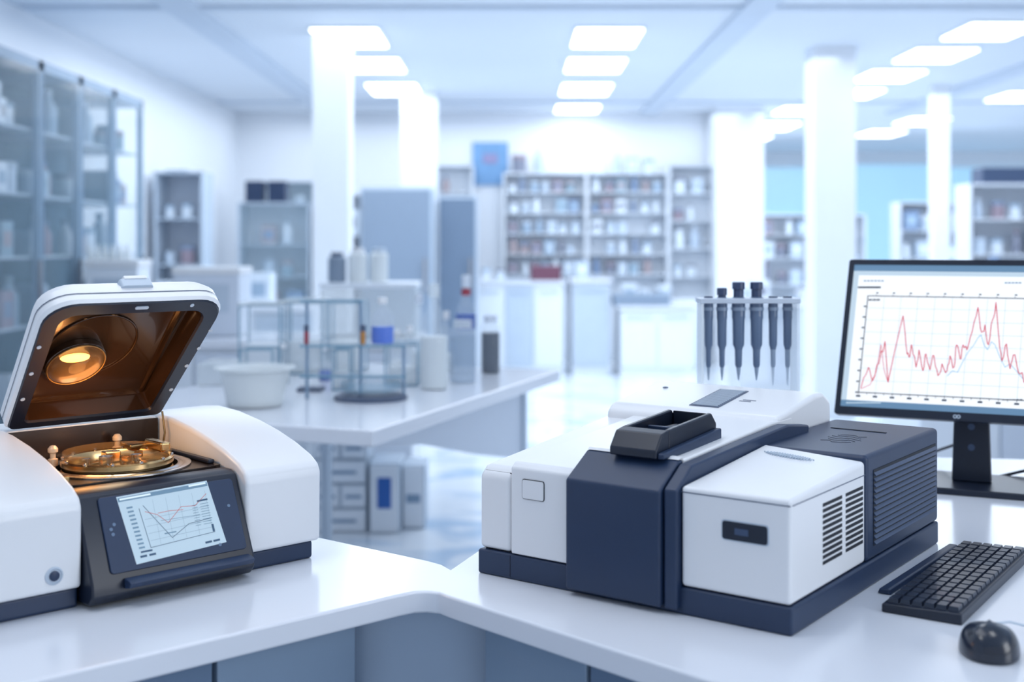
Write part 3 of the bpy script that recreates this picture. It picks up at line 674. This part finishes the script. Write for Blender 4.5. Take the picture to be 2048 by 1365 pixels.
# ---------------- shelf items
PAL=[(.08,.13,.26),(.24,.36,.50),(.75,.82,.9),(.80,.87,.94),(.32,.18,.17),(.16,.28,.36),(.08,.07,.13),(.45,.54,.66),(.58,.68,.80),(.22,.09,.12),(.28,.42,.55),(.04,.12,.30)]
def hazed(c,t=.26): return tuple(a*(1-t)+b_*t for a,b_ in zip(c,(.66,.78,.92)))  # mixes pale blue into item colours as painted background haze
PM_=[mat('item_%d'%i,hazed(c),.4) for i,c in enumerate(PAL)]
item_me=[]
for i,m in enumerate(PM_):
    cap=PM_[(i*5+3)%12]
    bb=B(); bb.lathe([(.036,0),(.038,.01),(.038,.11),(.016,.15),(.016,.165)],seg=12,mi=0); bb.lathe([(.018,.16),(.018,.185)],seg=12,mi=1)
    item_me.append(('reagent_bottle','bottle',bb.mesh('reagent_bottle',[m,cap])))
    bb=B(); bb.lathe([(.045,0),(.047,.01),(.047,.09)],seg=12,mi=0); bb.lathe([(.049,.09),(.049,.115),(.03,.12)],seg=12,mi=1)
    item_me.append(('storage_jar','jar',bb.mesh('storage_jar',[m,cap])))
    bb=B(); bb.box(-.055,.055,-.06,.06,0,.14,0); bb.box(-.035,.035,-.062,-.06,.04,.1,1)
    item_me.append(('carton','box',bb.mesh('carton',[m,cap])))
CN={'bottle':'small laboratory bottle standing on a shelf','jar':'round lidded jar standing on a shelf','box':'small cardboard carton standing on a shelf'}
nitems=0
def fill(x0,x1,y,z,group,hmax,dens=1.0,scale=1.0,axis='x',light=.0):
    global nitems
    t=x0+.03
    while t<x1-.13*scale:
        n,c,me=random.choice(item_me)
        if light and random.random()<light:
            n,c,me=item_me[random.choice([2,3,7,8])*3+random.randint(0,2)]
        sc_=scale*random.uniform(.7,1.15); sc_=min(sc_,hmax/.19)
        w=.115*sc_
        if random.random()<dens:
            o=put(n,me,None,(t+w/2,y,z) if axis=='x' else (y,t+w/2,z),0 if axis=='x' else math.pi/2,CN[c],c,group)
            o.scale=(sc_,sc_,sc_); nitems+=1
        t+=w+random.uniform(.0,.05)
def shelf(x0,x1,y,depth,zs,top,group,frame=CABW,back=None,scale=1.0,dens=.85,light=.3,label='white open laboratory shelving with bottles',glass=False):
    r=thing('shelving_unit',label,'shelving',((x0+x1)/2,y,0),0); w=(x1-x0)/2
    for s in (-1,1): part('side_panel',B().box(s*w-.012,s*w+.012,0,depth,0,top),frame,r)
    part('back_panel',B().box(-w,w,depth-.01,depth,0,top),back or CABW,r)
    part('top_panel',B().box(-w,w,0,depth,top-.02,top),frame,r)
    for i,z in enumerate(zs):
        part('shelf',B().box(-w+.012,w-.012,.01,depth-.012,z-.015,z),frame,r)
        hm=(zs[i+1] if i+1<len(zs) else top)-z-.03
        fill(x0+.02,x1-.02,y+min(.12,depth*.3),z,group,hm,dens,scale,light=light)
    if glass: part('door',B().box(-w+.015,w-.015,-.008,0,.1,top-.03),DOORG,r)
ZB=[1.12,1.38,1.64,1.90,2.16]
shelf(-.10,.93,15.1,.3,ZB,2.40,'bottles on the back wall shelves',scale=1.25,dens=.95,light=.3)
shelf(.95,1.96,15.1,.3,ZB,2.40,'bottles on the back wall shelves',scale=1.25,dens=.95,light=.3)
shelf(1.98,2.55,15.1,.3,[1.1,1.45,1.8,2.15],2.5,'bottles on the back wall shelves',scale=1.5,dens=1,light=.5)
shelf(-.95,-.50,15.1,.3,[1.1,1.45,1.8,2.15],2.5,'bottles on the back wall shelves',scale=1.4,light=.4)
for x0_,x1_ in ((-.05,.5),(.98,1.9)):
    fill(x0_,x1_,15.2,2.40,'boxes on top of the shelving',.4,.8,1.7,light=.6)
shelf(-3.1,-2.35,14.3,.4,[.3,.75,1.15,1.55,1.9],2.25,'jars on the side shelves',scale=1.7,frame=GRAYL,glass=True,label='blue-gray shelving unit with jars',back=WHITE2)
shelf(-3.45,-3.0,11.6,.4,[.3,.8,1.3,1.75],2.2,'cartons on the gray shelf',scale=1.5,frame=GRAYL,back=WHITE2,label='gray open shelving with cartons')
shelf(-2.96,-2.2,13.0,.4,[.3,.75,1.15,1.5],1.95,'items on the glass shelves',scale=1.7,frame=GRAYL,glass=True,label='blue-gray shelving unit with glass doors',back=CABW)
shelf(-2.15,-1.6,13.0,.4,[.4,.8,1.2,1.6],2.05,'items on the low shelves',scale=1.7,frame=CABW,dens=.95)
for u in (490,535):
    bx('display_box',u,u+36,362,410,13.1,.2,NAVY,'dark blue square device on top of the shelving','device',zb=1.95)
bx('display_box',330,372,340,385,11.7,.2,GRAYC,'gray blue square device on top of the shelving','device',zb=2.2)
shelf(3.5,5.3,18.0,.4,[.4,.9,1.3,1.65],1.95,'items on the bay shelves',scale=1.9,light=.5,dens=.9)
shelf(5.5,7.4,17.0,.4,[.4,.9,1.3,1.7],2.1,'items on the bay shelves',scale=1.9,light=.5,dens=.9)
shelf(4.55,6.1,11.9,.4,[1.0,1.4,1.75],2.1,'items on the tall end shelves',scale=1.6,light=.45,dens=.95)
bx('storage_case',1965,2060,335,372,11.95,.3,NAVY2,'dark blue case on top of the shelving','case',zb=2.1)
for (x0,x1,y,z,s,lt) in ((3.4,4.9,11.3,.92,2.4,.6),(3.5,5.9,13.9,.95,2.6,.6),(1.25,2.05,14.15,.80,1.7,.9),(2.3,2.9,12.4,.9,1.5,1.),(-2.2,-1.75,7.5,.93,1.0,.6),(-.4,.0,14.1,1.08,1.4,.5),(.7,1.1,14.0,1.1,1.9,.8),(2.6,4.9,7.8,.92,1.5,.8),(-3.2,-1.8,10.75,.95,1.8,.5)):
    fill(x0,x1,y,z,'items on the lab counters',.6,.9,s,light=lt)
# left glass cabinets
for i in range(4):
    y0=6.7+i*.68; y1=y0+.66
    r=thing('glass_cabinet','tall blue-gray framed glass cabinet with stocked shelves','glass cabinet',(-3.15,(y0+y1)/2,0),0); hh_=.33
    part('back_panel',B().box(-.34,-.32,-hh_,hh_,0,2.62),TEAL,r)
    b=B()
    for s in (-1,1):
        b.box(.22,.26,s*hh_-.03 if s>0 else -hh_,s*hh_ if s>0 else -hh_+.03,0,2.62)
        b.box(-.32,-.28,s*hh_-.03 if s>0 else -hh_,s*hh_ if s>0 else -hh_+.03,0,2.62)
    b.box(-.32,.26,-hh_,hh_,2.56,2.62); b.box(-.32,.26,-hh_,hh_,0,.1)
    part('frame',b,FRAMEB,r)
    part('side_glass',B().box(-.28,.22,-hh_+.004,-hh_+.01,.1,2.58),GLASS2,r)
    dd=part('door',B().box(.262,.27,-hh_+.01,hh_-.01,.1,2.56),DOORG,r)
    part('handle',B().box(.27,.29,hh_-.06,hh_-.045,1.1,1.4),STEEL,dd)
    for z in (.55,1.0,1.42,1.8,2.2):
        part('shelf',B().box(-.31,.21,-hh_+.02,hh_-.02,z-.015,z),GRAYL,r)
        fill(y0+.01,y1+.03,-3.05,z,'items in the glass cabinets',.34,.9,1.5,axis='y',light=.3)
print('ITEMS',nitems)
# ---------------- lights
w=bpy.data.worlds.new('w'); S.world=w; w.use_nodes=True
w.node_tree.nodes['Background'].inputs[0].default_value=(.76,.86,1,1); w.node_tree.nodes['Background'].inputs[1].default_value=.66
def area(name,loc,tgt,size,en,col):
    l=bpy.data.lights.new(name,'AREA'); l.energy=en; l.color=col; l.shape='RECTANGLE'; l.size=size[0]; l.size_y=size[1]
    o=bpy.data.objects.new(name,l); COL.objects.link(o); o.location=loc
    o.rotation_euler=(Vector(tgt)-Vector(loc)).to_track_quat('-Z','Y').to_euler()
area('window_light',(4.5,-.5,2.2),(0.5,3,.9),(2.5,2),68,(.94,.97,1))  # added key light from the right; no window stands there
area('overhead_light',(-.4,2.6,3.1),(0,2.6,.9),(2.2,1.4),17,(.95,.97,1))
area('room_light',(-.2,11.2,3.1),(-.2,11.2,0),(6,8),205,(.88,.945,1))
area('bay_light',(5.5,14,3.1),(5.5,14,0),(5,10),240,(.88,.945,1))
# ---------------- camera
cd=bpy.data.cameras.new('camera'); cam=bpy.data.objects.new('camera',cd); COL.objects.link(cam)
cam.location=(0,0,CZ); cam.rotation_euler=(math.pi/2,0,0)
cd.sensor_width=36; cd.lens=36*F/2048; cd.shift_y=-(682.5-HV)/2048; cd.clip_start=.05
cd.dof.use_dof=True; cd.dof.focus_distance=2.25; cd.dof.aperture_fstop=2.2
S.camera=cam
